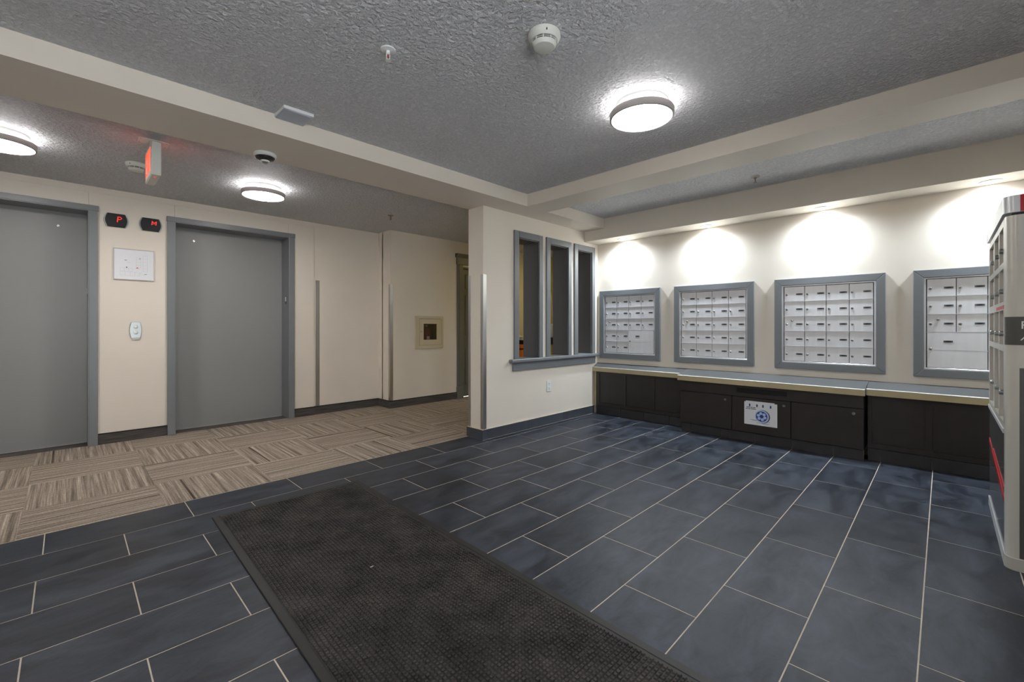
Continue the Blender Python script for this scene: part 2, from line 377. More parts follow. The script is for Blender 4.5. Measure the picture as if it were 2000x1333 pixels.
# elevator wall with two openings and a shallow proud panel
E1, E2 = (-0.964, 0.140), (0.782, 1.890)
EZ = 2.203
struct('wall_elevators', wall_y(bmesh.new(), XL, NX+0.1, 0, ZC, EY, EY+0.35, [(E1[0], E1[1], 0, EZ), (E2[0], E2[1], 0, EZ)]), 'paint', 'beige elevator wall')
struct('trim_4', wall_y(bmesh.new(), XL, 2.198, 0, 2.383, EY-0.014, EY, [(E1[0], E1[1], 0, EZ), (E2[0], E2[1], 0, EZ)]), 'paint', 'slightly raised wall panel around the elevators', bevel=0.003)
FC = (3.545, 3.936, 0.848, 1.232)       # fire cabinet recess
D3 = (4.345, 5.19, 0.0, 2.06)
struct('wall_far', wall_y(bmesh.new(), NX, XE+0.15, 0, ZC, NY, NY+0.22, [FC, D3]), 'paint', 'beige wall with fire cabinet and dark panel door')
struct('wall_return', box(NX, NX+0.2, NY+0.2, EY+0.1, 0, ZC), 'paint', 'short beige return wall beside the elevators')
struct('wall_corridor_end', box(XE, XE+0.15, PY1-0.2, NY+0.2, 0, ZC), 'paint_warm_lit', 'end wall of the side corridor with warm lamplight painted in')
struct('wall_corridor_side', box(XM+0.02, XE, PY0+0.1, PY1, 0, ZC), 'paint', 'beige side wall of the corridor')

# ------------------------------------------------------------------ window openings of the partition
for i, (a, b) in enumerate(WIN):
    W = holder('window_%d' % (i+1), ((a+b)/2, PY0, WZ0), 'tall narrow unglazed opening with grey casing and dark jambs')
    t = 0.012
    for nm, q in (('jamb', (a-0.001, a+t, WZ0, WZ1)), ('jamb', (b-t, b+0.001, WZ0, WZ1)), ('head_jamb', (a+t, b-t, WZ1-t, WZ1+0.001))):
        obj(nm, box(q[0], q[1], PY0+0.004, PY1-0.002, q[2], q[3]), 'dark_jamb', W)
    cw = 0.066
    for nm, q in (('casing', (a-cw, a+0.004, WZ0, WZ1+cw)), ('casing', (b-0.004, b+cw-0.008, WZ0, WZ1+cw)), ('casing_head', (a+0.004, b-0.004, WZ1-0.004, WZ1+cw))):
        obj(nm, box(q[0], q[1], PY0-0.018, PY0+0.003, q[2], q[3]), 'grey_trim', W, bevel=0.004)
    obj('inner_stop', box(a+t, a+t+0.006, PY0+0.004, PY0+0.03, WZ0, WZ1-t), 'grey_trim', W)
sill = holder('trim_5', (4.05, PY0, 0.74), 'grey window sill and apron under the three openings')
obj('sill_board', box(3.245, 4.862, PY0-0.055, PY1-0.01, 0.738, WZ0+0.002), 'grey_trim', sill, bevel=0.010, seg=3)
obj('apron', box(3.292, 4.815, PY0-0.020, PY0+0.002, 0.650, 0.738), 'grey_trim', sill, bevel=0.004)

# ------------------------------------------------------------------ elevators
def elevator(n, X0, X1, label):
    E = holder('door_%d' % n, ((X0+X1)/2, EY, 0), label)
    fw, y0, y1 = 0.062, 5.655, 5.90
    obj('frame_post', box(X0-fw, X0, y0, EY-0.002, 0, EZ+fw-0.012), 'grey_trim', E, bevel=0.003)
    obj('frame_post', box(X1, X1+fw, y0, EY-0.002, 0, EZ+fw-0.012), 'grey_trim', E, bevel=0.003)
    obj('frame_head', box(X0-fw-0.006, X1+fw+0.006, y0-0.006, EY-0.002, EZ, EZ+fw-0.012), 'grey_trim', E, bevel=0.003)
    bm = box(X0, X0+0.006, y0+0.002, y1, 0, EZ); bx(bm, X1-0.006, X1, y0+0.002, y1, 0, EZ)
    obj('reveal', bm, 'grey_trim', E)
    obj('head_reveal', box(X0+0.006, X1-0.006, y0+0.002, y1, EZ-0.006, EZ), 'grey_trim', E)
    leaf = obj('door_panel', box(X0-0.02, X1+0.02, 5.905, 5.94, 0.0045, EZ+0.02), 'grey_door', E)
    obj('sill_plate', box(X0+0.006, X1-0.006, 5.70, 5.93, -0.0005, 0.004), 'base_carpet', E)
    obj('sill_groove', box(X0+0.006, X1-0.006, 5.885, 5.903, 0.004, 0.0055), 'nickel', E)
    obj('keyhole', lathe(bmesh.new(), [(0.009, -0.004), (0.009, 0.002), (0.006, 0.002)], ((X0+0.20) if n == 2 else X1-0.20, 5.903, 2.065), 'y', 16), 'lock_metal', leaf)
    obj('keyhole_slot', lathe(bmesh.new(), [(0.0045, -0.006), (0.0045, 0)], ((X0+0.20) if n == 2 else X1-0.20, 5.903, 2.065), 'y', 12), 'black', leaf)
    st = obj('jamb_sticker', box(X1-0.0075, X1-0.005, 5.735, 5.775, 1.395, 1.495), 'black', E)
    obj('sticker_field', box(X1-0.009, X1-0.0072, 5.741, 5.769, 1.43, 1.485), 'white_plastic', st)
elevator(1, *E1, 'grey steel elevator door beside the P floor indicator')
elevator(2, *E2, 'grey steel elevator door beside the M floor indicator')

# panel door in the far wall
D = holder('door_3', (4.77, NY, 0), 'dark olive grey panel door with heavy casing beyond the fire cabinet')
for s, (a, b) in enumerate(((4.235, 4.345), (5.19, 5.30))):
    c = obj('casing', box(a, b, NY-0.022, NY+0.002, 0.19, 2.085), 'olive_door', D, bevel=0.005)
    obj('casing_bead', box(a+0.03, a+0.042, NY-0.028, NY-0.02, 0.19, 2.085), 'olive_door', c)
    obj('plinth_block', box(a-0.006, b+0.006, NY-0.03, NY+0.002, 0.0, 0.19), 'olive_door', D, bevel=0.006)
obj('casing_head', box(4.225, 5.31, NY-0.026, NY+0.002, 2.085, 2.19), 'olive_door', D, bevel=0.004)
bm = bmesh.new()
prism(bm, [(NY, 2.19), (NY-0.03, 2.19), (NY-0.04, 2.205), (NY-0.055, 2.235), (NY-0.055, 2.25), (NY, 2.25)], 'x', 4.205, 5.33)
obj('cornice', bm, 'olive_door', D)
bm = box(D3[0], D3[0]+0.02, NY, NY+0.14, 0, D3[3]); bx(bm, D3[1]-0.02, D3[1], NY, NY+0.14, 0, D3[3]); bx(bm, D3[0], D3[1], NY, NY+0.14, D3[3]-0.02, D3[3])
obj('jamb', bm, 'olive_door', D)
leaf = obj('door_leaf', box(D3[0]+0.02, D3[1]-0.02, NY+0.06, NY+0.10, 0.008, D3[3]-0.02), 'olive_door', D)
for px0 in (4.45, 4.80):
    for z0, z1 in ((0.2, 0.78), (0.98, 1.62), (1.72, 1.95)):
        obj('raised_panel', box(px0, px0+0.29, NY+0.05, NY+0.062, z0, z1), 'olive_door', leaf, bevel=0.008)
obj('door_knob', lathe(bmesh.new(), [(0.03, 0), (0.03, -0.008), (0.012, -0.012), (0.012, -0.03), (0.028, -0.04), (0.028, -0.055), (0.015, -0.065)], (5.11, NY+0.06, 0.95), 'y', 20), 'lock_metal', leaf, smooth=True)

# ------------------------------------------------------------------ baseboards
B = holder('baseboard_partition', (PX0, PY0, 0), 'slate tile skirting around the partition')
H = 0.098
def skirt(x0, x1, y0, y1, z1=H, mt='base_tile', nm='tile', parent=None):
    return obj(nm, box(x0, x1, y0, y1, 0.0, z1), mt, parent, at=((x0+x1)/2, (y0+y1)/2, z1/2), bevel=0.0012, seg=1)
for a, b in ((2.868, 2.936), (2.939, 3.545), (3.548, 4.155), (4.158, 4.80)): skirt(a, b, PY0-0.012, PY0+0.001, parent=B)
skirt(2.868, PX0+0.001, PY0+0.003, PY1+0.012, parent=B)
bm = box(2.866, 4.80, PY0-0.0125, PY0, H, H+0.003); bx(bm, 2.866, PX0, PY0, PY1+0.012, H, H+0.003)
obj('skirting_cap', bm, 'grout', B)
B2 = holder('baseboard_elevators', (1.0, EY, 0), 'dark brown carpet skirting along the elevator wall')
runs = [(E1[1]+0.062, E2[0]-0.062, EY-0.026, EY-0.012), (E2[1]+0.062, 2.198, EY-0.026, EY-0.012), (2.198, NX, EY-0.012, EY+0.002), (XL, E1[0]-0.062, EY-0.026, EY-0.012),
        (NX-0.012, D3[0]-0.118, NY-0.012, NY+0.002)]
for a, b, c, d in runs:
    s_ = obj('carpet_strip', box(a, b, c, d, 0, 0.098), 'base_carpet', B2)
    obj('cap_strip', box(a, b, c-0.002, d, 0.098, 0.107), 'base_cap', s_)
s_ = obj('carpet_strip', box(NX-0.012, NX+0.002, NY+0.002, EY, 0, 0.098), 'base_carpet', B2)
obj('cap_strip', box(NX-0.014, NX+0.002, NY+0.002, EY, 0.098, 0.107), 'base_cap', s_)

# ------------------------------------------------------------------ corner guards
def guard(x, y, sx, sy, wx, wy, z0, z1, label):
    """L-shaped steel angle over an outside corner at x,y; legs run sx along x and sy along y"""
    t = 0.003; bm = bmesh.new()
    X = lambda u: x - sx*t + sx*u
    Y = lambda v: y - sy*t + sy*v
    poly = [(X(0), Y(0)), (X(wx), Y(0)), (X(wx), Y(t*0.9)), (X(t*0.9), Y(t*0.9)), (X(t*0.9), Y(wy)), (X(0), Y(wy))]
    prism(bm, poly, 'z', z0, z1)
    return tag(obj('corner_guard', bm, 'steel', at=(x, y, z0), bevel=0.001, seg=1), label, 'corner guard', 'steel corner guards')
guard(PX0, PY0, 1, 1, 0.045, 0.040, 0.101, 1.64, 'brushed steel corner guard on the partition edge nearest the floor tiles')
guard(PX0, PY1, 1, -1, 0.045, 0.040, 0.101, 1.64, 'brushed steel corner guard on the partition edge beside the carpet')
guard(2.222, EY, 1, 1, 0.050, 0.003, 0.108, 1.71, 'flat brown steel guard strip right of the M elevator door')
guard(NX, NY, 1, 1, 0.045, 0.045, 0.108, 1.70, 'brushed steel corner guard where the far wall juts out')

# ------------------------------------------------------------------ counter and base cabinets
def ctop(y0, y1, xf):
    bm = bmesh.new()
    prism(bm, [(xf, 0.545), (xf, 0.597), (xf+0.004, 0.600), (XM-0.002, 0.648), (XM-0.002, 0.545)], 'y', y0, y1)
    return bm
SEC = [('a', 2.045, PY0-0.002, 4.782), ('b', 0.462, 2.045, 4.625), ('c', -0.90, 0.462, 4.700)]
CT = thing('countertop', (4.8, 1.3, 0.545), 'long grey sloped ledge with olive front edge below the mailboxes', 'countertop')
for s, y0, y1, xf in SEC:
    top = obj('ledge_section', ctop(y0+0.0005, y1-0.0005, xf), 'counter_top', CT)
    obj('front_edge', box(xf-0.010, xf, y0+0.0005, y1-0.0005, 0.545, 0.5935), 'counter_edge', top)
    bm = bmesh.new(); prism(bm, [(xf-0.010, 0.5935), (xf-0.010, 0.597), (xf-0.006, 0.6005), (xf+0.005, 0.6015), (xf+0.005, 0.5935)], 'y', y0+0.0005, y1-0.0005)
    obj('nosing', bm, 'counter_nose', top)
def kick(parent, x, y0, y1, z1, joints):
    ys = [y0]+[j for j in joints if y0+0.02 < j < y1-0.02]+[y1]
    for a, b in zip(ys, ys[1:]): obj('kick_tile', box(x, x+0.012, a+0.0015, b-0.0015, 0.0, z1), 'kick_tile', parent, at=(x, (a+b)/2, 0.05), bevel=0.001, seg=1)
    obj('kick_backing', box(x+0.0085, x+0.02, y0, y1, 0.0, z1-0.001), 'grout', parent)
joints = [0.06+PITCH*k+0.006 for k in range(-3, 12)]
def panel_cabinet(y0, y1, xf, edges, label):
    c = thing('panelled_base', (xf, (y0+y1)/2, 0), label, 'cabinet')
    obj('carcass', box(xf+0.012, XM-0.003, y0, y1, 0.105, 0.544), 'cabinet_dark', c)
    fr = obj('face_frame', box(xf, xf+0.012, y0, y1, 0.105, 0.145), 'cabinet', c)
    obj('top_rail', box(xf, xf+0.012, y0, y1, 0.515, 0.544), 'cabinet', c)
    st = [y0]+[v for e in edges for v in e]+[y1]
    for a, b in zip(st[0::2], st[1::2]): obj('stile', box(xf, xf+0.012, a, b, 0.145, 0.515), 'cabinet', c, bevel=0.0015, seg=1)
    for a, b in zip(st[1::2], st[2::2]): obj('recessed_panel', box(xf+0.008, xf+0.0125, a, b, 0.146, 0.514), 'cabinet', c)
    kick(c, xf+0.004, y0, y1, 0.100, joints)
    return c
c = panel_cabinet(2.047, 3.205, 4.806, [(2.09, 2.40), (2.43, 2.774), (2.80, 3.155)], 'dark brown base with three recessed panels beside the partition')
obj('end_filler', box(4.803, XM-0.003, 3.207, PY0-0.014, 0.10, 0.544), 'counter_edge', c)
panel_cabinet(-0.90, 0.455, 4.722, [(-0.85, -0.63), (-0.60, -0.32), (-0.29, 0.060), (0.101, 0.426)], 'dark brown base with recessed panels running behind the parcel locker')
XC = 4.64
c = thing('recycling_cabinet', (XC, 1.25, 0), 'dark brown recycling cabinet with paper slot and three locked doors', 'cabinet')
obj('carcass', box(XC+0.02, XM-0.003, 0.475, 2.02, 0.09, 0.544), 'cabinet_dark', c)
# top rail with a slot through it
S0, S1, SZ0, SZ1 = 1.028, 1.458, 0.472, 0.518
bm = bmesh.new()
for q in ((0.475, S0, 0.436, 0.544), (S1, 2.02, 0.436, 0.544), (S0, S1, 0.436, SZ0), (S0, S1, SZ1, 0.544)): bx(bm, XC, XC+0.02, *q)
rail = obj('top_rail', bm, 'cabinet', c)
obj('paper_slot', box(XC+0.0195, XC+0.021, S0, S1, SZ0, SZ1), 'black', c)
for a, b, lk in ((0.475, 0.991, 0.539), (0.997, 1.499, 1.050), (1.505, 2.02, 1.564)):
    d = obj('door', box(XC, XC+0.019, a, b, 0.094, 0.430), 'cabinet', c, bevel=0.0015, seg=1)
    obj('lock', lathe(bmesh.new(), [(0.0125, 0.001), (0.0125, -0.003), (0.0095, -0.006)], (XC, lk, 0.387), 'x', 20), 'chrome', d, smooth=True)
    obj('lock_core', lathe(bmesh.new(), [(0.005, 0.0), (0.005, -0.0066)], (XC, lk, 0.387), 'x', 12), 'lock_metal', d)
kick(c, 4.662, 0.475, 2.02, 0.088, joints)

# paper notice on the middle door
sx = XC-0.0012
p = thing('paper_notice', (sx, 1.243, 0.175), 'white paper recycling notice with blue arrows taped to the dark door', 'notice')
obj('sheet', box(sx, sx+0.001, 1.103, 1.386, 0.174, 0.392), 'white_paper', p)
obj('tape', box(sx-0.0006, sx-0.0001, 1.125, 1.372, 0.386, 0.401), 'gloss_sheet', p)
for yy in (1.338, 1.274, 1.222, 1.158):
    bm = bmesh.new()
    prism(bm, [(yy-0.006, 0.348), (yy+0.006, 0.348), (yy+0.006, 0.364), (yy+0.009, 0.364), (yy, 0.378), (yy-0.009, 0.364), (yy-0.006, 0.364)], 'x', sx-0.0012, sx-0.0002)
    obj('arrow_print', bm, 'blue_ink', p)
cy_, cz_ = 1.231, 0.262
obj('emblem_shadow', lathe(bmesh.new(), [(0.0625, -0.0002), (0.0625, -0.0004)], (sx, cy_-0.006, cz_), 'x', 40), 'ink', p)
obj('emblem_ring', lathe(bmesh.new(), [(0.060, -0.0004), (0.060, -0.0007)], (sx, cy_, cz_), 'x', 40), 'pale_blue', p)
obj('emblem_disc', lathe(bmesh.new(), [(0.049, -0.0007), (0.049, -0.0010)], (sx, cy_+0.003, cz_), 'x', 40), 'blue_ink', p)
for k in range(6):
    a = k*PI/3+0.3
    obj('emblem_petal', lathe(bmesh.new(), [(0.0138, -0.0010), (0.0138, -0.0013)], (sx, cy_+0.003+0.029*math.cos(a), cz_+0.029*math.sin(a)), 'x', 14), 'pale_blue', p)
for x0, x1, zz in ((240, 430, 0.336), (455, 580, 0.336), (610, 750, 0.336), (200, 320, 0.3215), (345, 450, 0.3215), (475, 760, 0.3215)):
    obj('blurred_word', box(sx-0.0005, sx-0.0001, 1.386-(x1-110)/1810*0.283, 1.386-(x0-110)/1810*0.283, zz, zz+0.0062), 'ink', p)      # too small to read in the photograph
for yy0, yy1, zz in ((1.275, 1.335, 0.222), (1.262, 1.318, 0.215), (1.16, 1.20, 0.216), (1.17, 1.28, 0.197), (1.18, 1.23, 0.190)):
    obj('rule_print', box(sx-0.0003, sx-0.0001, yy0, yy1, zz, zz+0.0022), 'ink', p)

# ------------------------------------------------------------------ mailbox units
CWID, RH = 0.168, 0.1425
XD = XM-0.012          # door front plane
def door_meshes():
    def dm(w, h):
        bm = bmesh.new(); a, b, t, c_ = w/2-0.0022, h/2-0.0022, 0.004, 0.0015
        lv = [[bm.verts.new((x, sy*(a-d), sz*(b-d))) for sy, sz in ((1,-1),(-1,-1),(-1,1),(1,1))] for d, x in ((0, t), (0, c_), (c_, 0))]
        for p_, q_ in zip(lv, lv[1:]):
            for i in range(4): bm.faces.new([p_[i], p_[(i+1) % 4], q_[(i+1) % 4], q_[i]])
        bm.faces.new(lv[2]); bmesh.ops.recalc_face_normals(bm, faces=bm.faces)
        return mesh_of('mailbox_door', bm, 'aluminium')
    lock = mesh_of('lock', lathe(bmesh.new(), [(0.0105, 0.001), (0.0105, -0.003), (0.0080, -0.0060)], (0, 0, 0), 'x', 16), 'lock_metal', True)
    core = mesh_of('lock_face', lathe(bmesh.new(), [(0.0035, 0.0), (0.0035, -0.0062)], (0, 0, 0), 'x', 10), 'ink')
    plate = mesh_of('number_plate', box(-0.0015, 0.0005, -0.027, 0.027, -0.0078, 0.0078), 'name_plate')
    return dm(CWID, RH), dm(2*CWID, 2*RH), lock, core, plate
M_S, M_L, M_LOCK, M_CORE, M_PLATE = door_meshes()
rail_mesh = mesh_of('rail', box(-0.004, 0.003, -0.336, 0.336, -0.0017, 0.0017), 'aluminium_rail')
board_v = None
def unit(yc, layout, label, keeper=True):
    zc = 1.1465
    U = thing('mailbox_unit', (XM, yc, 0.713), label, 'mailbox', 'wall mailbox units')
    hw, hh, cw = 0.4165, 0.4325, 0.064
    def board(pts, nm):
        bm = bmesh.new(); prism(bm, pts, 'x', XM-0.028, XM-0.0005); obj(nm, bm, 'grey_trim', U, bevel=0.0035)
    Y0, Y1, Z0, Z1 = yc-hw, yc+hw, zc-hh, zc+hh
    e = 0.0003
    board([(Y0, Z1), (Y1, Z1), (Y1-cw, Z1-cw), (Y0+cw, Z1-cw)], 'frame_board')
    board([(Y0, Z0), (Y1, Z0), (Y1-cw, Z0+cw), (Y0+cw, Z0+cw)], 'frame_board')
    board([(Y0, Z0+e), (Y0+cw, Z0+cw+e), (Y0+cw, Z1-cw-e), (Y0, Z1-e)], 'frame_board')
    board([(Y1, Z0+e), (Y1-cw, Z0+cw+e), (Y1-cw, Z1-cw-e), (Y1, Z1-e)], 'frame_board')
    iy, iz = hw-cw, hh-cw
    bm = bmesh.new()
    for q in ((yc-iy, yc+iy, zc+iz-0.010, zc+iz), (yc-iy, yc+iy, zc-iz, zc-iz+0.010), (yc-iy, yc-iy+0.012, zc-iz+0.010, zc+iz-0.010), (yc+iy-0.012, yc+iy, zc-iz+0.010, zc+iz-0.010)):
        bx(bm, XM-0.019, XM-0.001, *q)
    obj('inner_trim', bm, 'aluminium_rail', U, bevel=0.001, seg=1)
    obj('back_plate', box(XM-0.0075, XM-0.0008, yc-iy+0.003, yc+iy-0.003, zc-iz+0.003, zc+iz-0.003), 'ink', U)
    gy, gz = yc+0.336, zc+0.5*5*RH       # top-left corner of the grid seen from the room
    for k in range(1, 5): put('rail', rail_mesh, U, (XD-0.001, yc, gz-k*RH))
    for col in range(4):
        for row in range(5):
            kind = layout(col, row)
            if kind is None: continue
            wd, hg = (2*CWID, 2*RH) if kind == 'L' else (CWID, RH)
            y = gy-col*CWID-wd/2; z = gz-row*RH-hg/2
            d = put('mailbox_door', M_L if kind == 'L' else M_S, U, (XD if kind != 'L' else XD-0.0045, y, z))
            zo = gz-row*RH
            x = XD if kind != 'L' else XD-0.0045
            lz = zo-RH*0.54 if kind != 'L' else zo-RH*0.95
            put('lock', M_LOCK, d, (x, y+wd/2-0.022, lz)); put('lock_face', M_CORE, d, (x, y+wd/2-0.022, lz))
            py = y-0.042 if kind != 'L' else y+0.045
            put('number_plate', M_PLATE, d, (x, py, zo-RH*(0.52 if kind != 'L' else 0.52)))
            if col == 0 and row == 2:
                put('lock', M_LOCK, d, (x, y+0.018, zo-RH*0.29))
    return U
full = lambda c_, r: 'S'
def parcel_right(c_, r):
    if r >= 3 and c_ >= 2: return 'L' if (r == 3 and c_ == 2) else None
    return 'S'
def parcel_left(c_, r):
    if r >= 3 and c_ <= 1: return 'L' if (r == 3 and c_ == 0) else None
    return 'S'
unit(2.783, parcel_right, 'grey-framed mailbox unit with one large parcel door, beside the partition openings')
unit(1.782, full, 'grey-framed mailbox unit of twenty small doors, second from the partition')
unit(0.767, full, 'grey-framed mailbox unit of twenty small doors, third from the partition')
unit(-0.239, parcel_left, 'grey-framed mailbox unit with wide parcel door, partly hidden behind the parcel locker')

# ------------------------------------------------------------------ entrance mat
def mrot(x, y):            # mat frame -> world: slight rotation about its far left corner
    a = -0.021; return (0.592 + x*math.cos(a) + y*math.sin(a)*-1, 3.045 + x*math.sin(a) + y*math.cos(a))
MW, ML = 0.884, 3.0
T = thing('entrance_mat', (1.03, 1.55, 0), 'long black ribbed rubber entrance mat lying on the slate tiles', 'mat')
def flat(pts, z0, z1, ch=0.0):
    bm = bmesh.new()
    n = len(pts); c0 = Vector((sum(p_[0] for p_ in pts)/n, sum(p_[1] for p_ in pts)/n))
    A = [bm.verts.new((*p_, z0)) for p_ in pts]
    Bv = [bm.verts.new((*(Vector(p_)+(c0-Vector(p_)).normalized()*ch), z1)) for p_ in pts]
    bm.faces.new(A[::-1]); bm.faces.new(Bv)
    for i in range(n): bm.faces.new([A[i], A[(i+1) % n], Bv[(i+1) % n], Bv[i]])
    return bm
quad = lambda x0, x1, y0, y1: [mrot(x0, y0), mrot(x1, y0), mrot(x1, y1), mrot(x0, y1)]
bw = 0.034
obj('rubber_base', flat(quad(bw, MW-bw, -ML+bw, -bw), 0.0005, 0.005), 'mat_rubber', T)
for q in ((0, bw, -ML, 0), (MW-bw, MW, -ML, 0), (bw, MW-bw, -bw, 0), (bw, MW-bw, -ML, -ML+bw)):
    obj('rubber_border', flat(quad(*q), 0.0005, 0.0075, 0.003), 'mat_rubber', T, bevel=0.002, seg=1)
verts, faces = [], []
s_ = 0.0160; nx = int((MW-2*bw-0.006)/s_); ny = int((ML-2*bw-0.006)/s_)
for i in range(nx):
    for j in range(ny):
        cx_, cy2 = bw+0.003+(i+0.5)*s_, -bw-0.003-(j+0.5)*s_
        r0, r1 = 0.0070+random.uniform(-.0008, .0004), 0.0044+random.uniform(-.0012, .0009); z1 = 0.0108+random.uniform(-0.0030, 0.0012)
        b0 = len(verts)
        for rr, z in ((r0, 0.0045), (r1, z1)):
            for sx_, sy_ in ((-1,-1),(1,-1),(1,1),(-1,1)):
                verts.append((*mrot(cx_+sx_*rr, cy2+sy_*rr), z))
        faces += [(b0+4, b0+5, b0+6, b0+7)] + [(b0+k, b0+(k+1) % 4, b0+4+(k+1) % 4, b0+4+k) for k in range(4)]
me = bpy.data.meshes.new('nubs'); off = T.location
me.from_pydata([(v[0]-off.x, v[1]-off.y, v[2]) for v in verts], [], faces); me.materials.append(MATS['mat_nub'])
tag(put('nubs', me, T, off), kind='stuff')
w_ = box(0.978, 0.994, 1.878, 1.882, 0.010, 0.0125)
tag(obj('wood_splinter', w_, 'counter_nose', at=(0.986, 1.88, 0.010)), 'tiny pale splinter lying on the black mat', 'splinter')

# ------------------------------------------------------------------ elevator hall fittings
def indicator(xc, zc, ch, label):
    I = thing('floor_indicator', (xc, EY-0.014, zc), label, 'display', 'elevator floor indicators')
    y1 = EY-0.0145
    def shape(hw, hh, bul):
        pts = [(-hw, -hh), (hw, -hh)]
        pts += [(hw+bul*math.sin(PI*t/8), -hh+2*hh*t/8) for t in range(1, 8)]
        pts += [(hw, hh), (-hw, hh)]
        pts += [(-hw-bul*math.sin(PI*t/8), hh-2*hh*t/8) for t in range(1, 8)]
        return [(xc+a, zc+b) for a, b in pts]
    bm = bmesh.new(); prism(bm, shape(0.068, 0.066, 0.022), 'y', y1-0.012, y1); obj('chrome_rim', bm, 'chrome', I, bevel=0.002, seg=1)
    bm = bmesh.new(); prism(bm, shape(0.062, 0.064, 0.018), 'y', y1-0.018, y1-0.012); obj('black_face', bm, 'black', I, bevel=0.002, seg=1)
    rows = {'P': ['1110', '1001', '1001', '1110', '1000', '1000', '1000'], 'M': ['10001', '11011', '10101', '10101', '10001']}[ch]
    bm = bmesh.new(); dx = 0.0085 if ch == 'P' else 0.0078
    for r, line in enumerate(rows):
        for q, v in enumerate(line):
            if v == '1':
                x = xc+0.012+q*dx-(r*0.0008); z = zc+0.034-r*0.0078
                bx(bm, x-0.0036, x+0.0036, y1-0.0192, y1-0.0180, z-0.0036, z+0.0036)
    obj('lit_letter', bm, 'red_light', I)
indicator(0.331, 2.143, 'P', 'black elevator floor indicator showing a red letter P')
indicator(0.588, 2.143, 'M', 'black elevator floor indicator showing a red letter M')

S = thing('floor_plan_sign', (0.4635, EY-0.0145, 1.58), 'framed white floor plan sign between the two elevators', 'sign')
y1 = EY-0.0148
for q in ((0.31, 0.617, 1.874, 1.881), (0.31, 0.617, 1.577, 1.584), (0.31, 0.316, 1.584, 1.874), (0.611, 0.617, 1.584, 1.874)):
    obj('frame_bar', box(q[0], q[1], y1-0.012, y1, q[2], q[3]), 'nickel', S)
obj('sheet', box(0.316, 0.611, y1-0.008, y1-0.0005, 1.584, 1.874), 'gloss_sheet', S)
ln = []
def rect(x0, x1, z0, z1): ln.extend([((x0, z0), (x1, z0)), ((x1, z0), (x1, z1)), ((x1, z1), (x0, z1)), ((x0, z1), (x0, z0))])
for i in range(5): rect(0.528, 0.562, 1.665+i*0.032, 1.697+i*0.032)
for i in range(4): rect(0.36+i*0.036, 0.396+i*0.036, 1.620, 1.655)
for i in range(3): rect(0.36+i*0.03, 0.39+i*0.03, 1.662, 1.692)
for i in range(4): rect(0.478, 0.512, 1.70+i*0.027, 1.727+i*0.027)
ln += [((0.508, 1.65), (0.54, 1.625)), ((0.54, 1.625), (0.565, 1.65)), ((0.47, 1.655), (0.508, 1.69)), ((0.49, 1.63), (0.52, 1.66))]
bm = bmesh.new()
for (a, b), (c_, d) in ln:
    dx, dz = c_-a, d-b; L_ = math.hypot(dx, dz); nx_, nz_ = -dz/L_*0.0007, dx/L_*0.0007
    v = [bm.verts.new((x, y1-0.0083, z)) for x, z in ((a-nx_, b-nz_), (c_-nx_, d-nz_), (c_+nx_, d+nz_), (a+nx_, b+nz_))]; bm.faces.new(v)
obj('plan_lines', bm, 'pale_ink', S)
for q, mt in (((0.392, 0.408, 1.766, 1.770), 'ink'), ((0.408, 0.435, 1.746, 1.749), 'pale_ink'), ((0.403, 0.409, 1.692, 1.706), 'ink'), ((0.498, 0.512, 1.790, 1.794), 'ink'), ((0.538, 0.558, 1.639, 1.642), 'ink')):
    obj('plan_mark', box(q[0], q[1], y1-0.0086, y1-0.0081, q[2], q[3]), mt, S)
bm = bmesh.new(); prism(bm, [(0.474, 1.692), (0.486, 1.707), (0.498, 1.690), (0.488, 1.696)], 'y', y1-0.0088, y1-0.0081); obj('location_mark', bm, 'red', S)

K = thing('call_button_plate', (0.4735, EY-0.0145, 1.005), 'barrel-shaped chrome elevator call plate with two round buttons', 'button panel')
pts = []
for sgn in (1, -1):
    for t in range(0, 9):
        z = (-1+2*t/8)*sgn; pts.append((0.4735+sgn*(0.033+0.013*math.cos(z*PI/2)), 1.0855+z*0.080))
bm = bmesh.new(); prism(bm, pts, 'y', EY-0.0265, EY-0.0148); pl = obj('plate', bm, 'chrome', K, bevel=0.003)
for z in (1.118, 1.062):
    obj('button_ring', lathe(bmesh.new(), [(0.019, 0), (0.019, -0.003), (0.0155, -0.004)], (0.4735, EY-0.0265, z), 'y', 24), 'steel', K, smooth=True)
    obj('button', lathe(bmesh.new(), [(0.0145, -0.002), (0.0145, -0.006), (0.011, -0.0075)], (0.4735, EY-0.0265, z), 'y', 24), 'white_plastic', K, smooth=True)
obj('plate_foot', box(0.447, 0.500, EY-0.0262, EY-0.0148, 0.994, 1.004), 'lock_metal', K)

# fire extinguisher cabinet in its wall recess
F = thing('fire_cabinet', (3.725, NY, 0.80), 'cream recessed fire extinguisher cabinet with small square window', 'cabinet')
ox0, ox1, oz0, oz1 = 3.480, 3.968, 0.800, 1.274
bm = bmesh.new()
for q in ((ox0, ox1, FC[3], oz1), (ox0, ox1, oz0, FC[2]), (ox0, FC[0], FC[2], FC[3]), (FC[1], ox1, FC[2], FC[3])): bx(bm, q[0], q[1], NY-0.020, NY-0.0005, q[2], q[3])
obj('trim_frame', bm, 'beige_metal', F, bevel=0.003)
gx0, gx1, gz0, gz1 = 3.617, 3.850, 0.928, 1.160
bm = bmesh.new()
for q in ((FC[0]+.003, FC[1]-.003, gz1, FC[3]-.003), (FC[0]+.003, FC[1]-.003, FC[2]+.003, gz0), (FC[0]+.003, gx0, gz0, gz1), (gx1, FC[1]-.003, gz0, gz1)): bx(bm, q[0], q[1], NY-0.019, NY-0.004, q[2], q[3])
dr = obj('cabinet_door', bm, 'beige_metal', F)
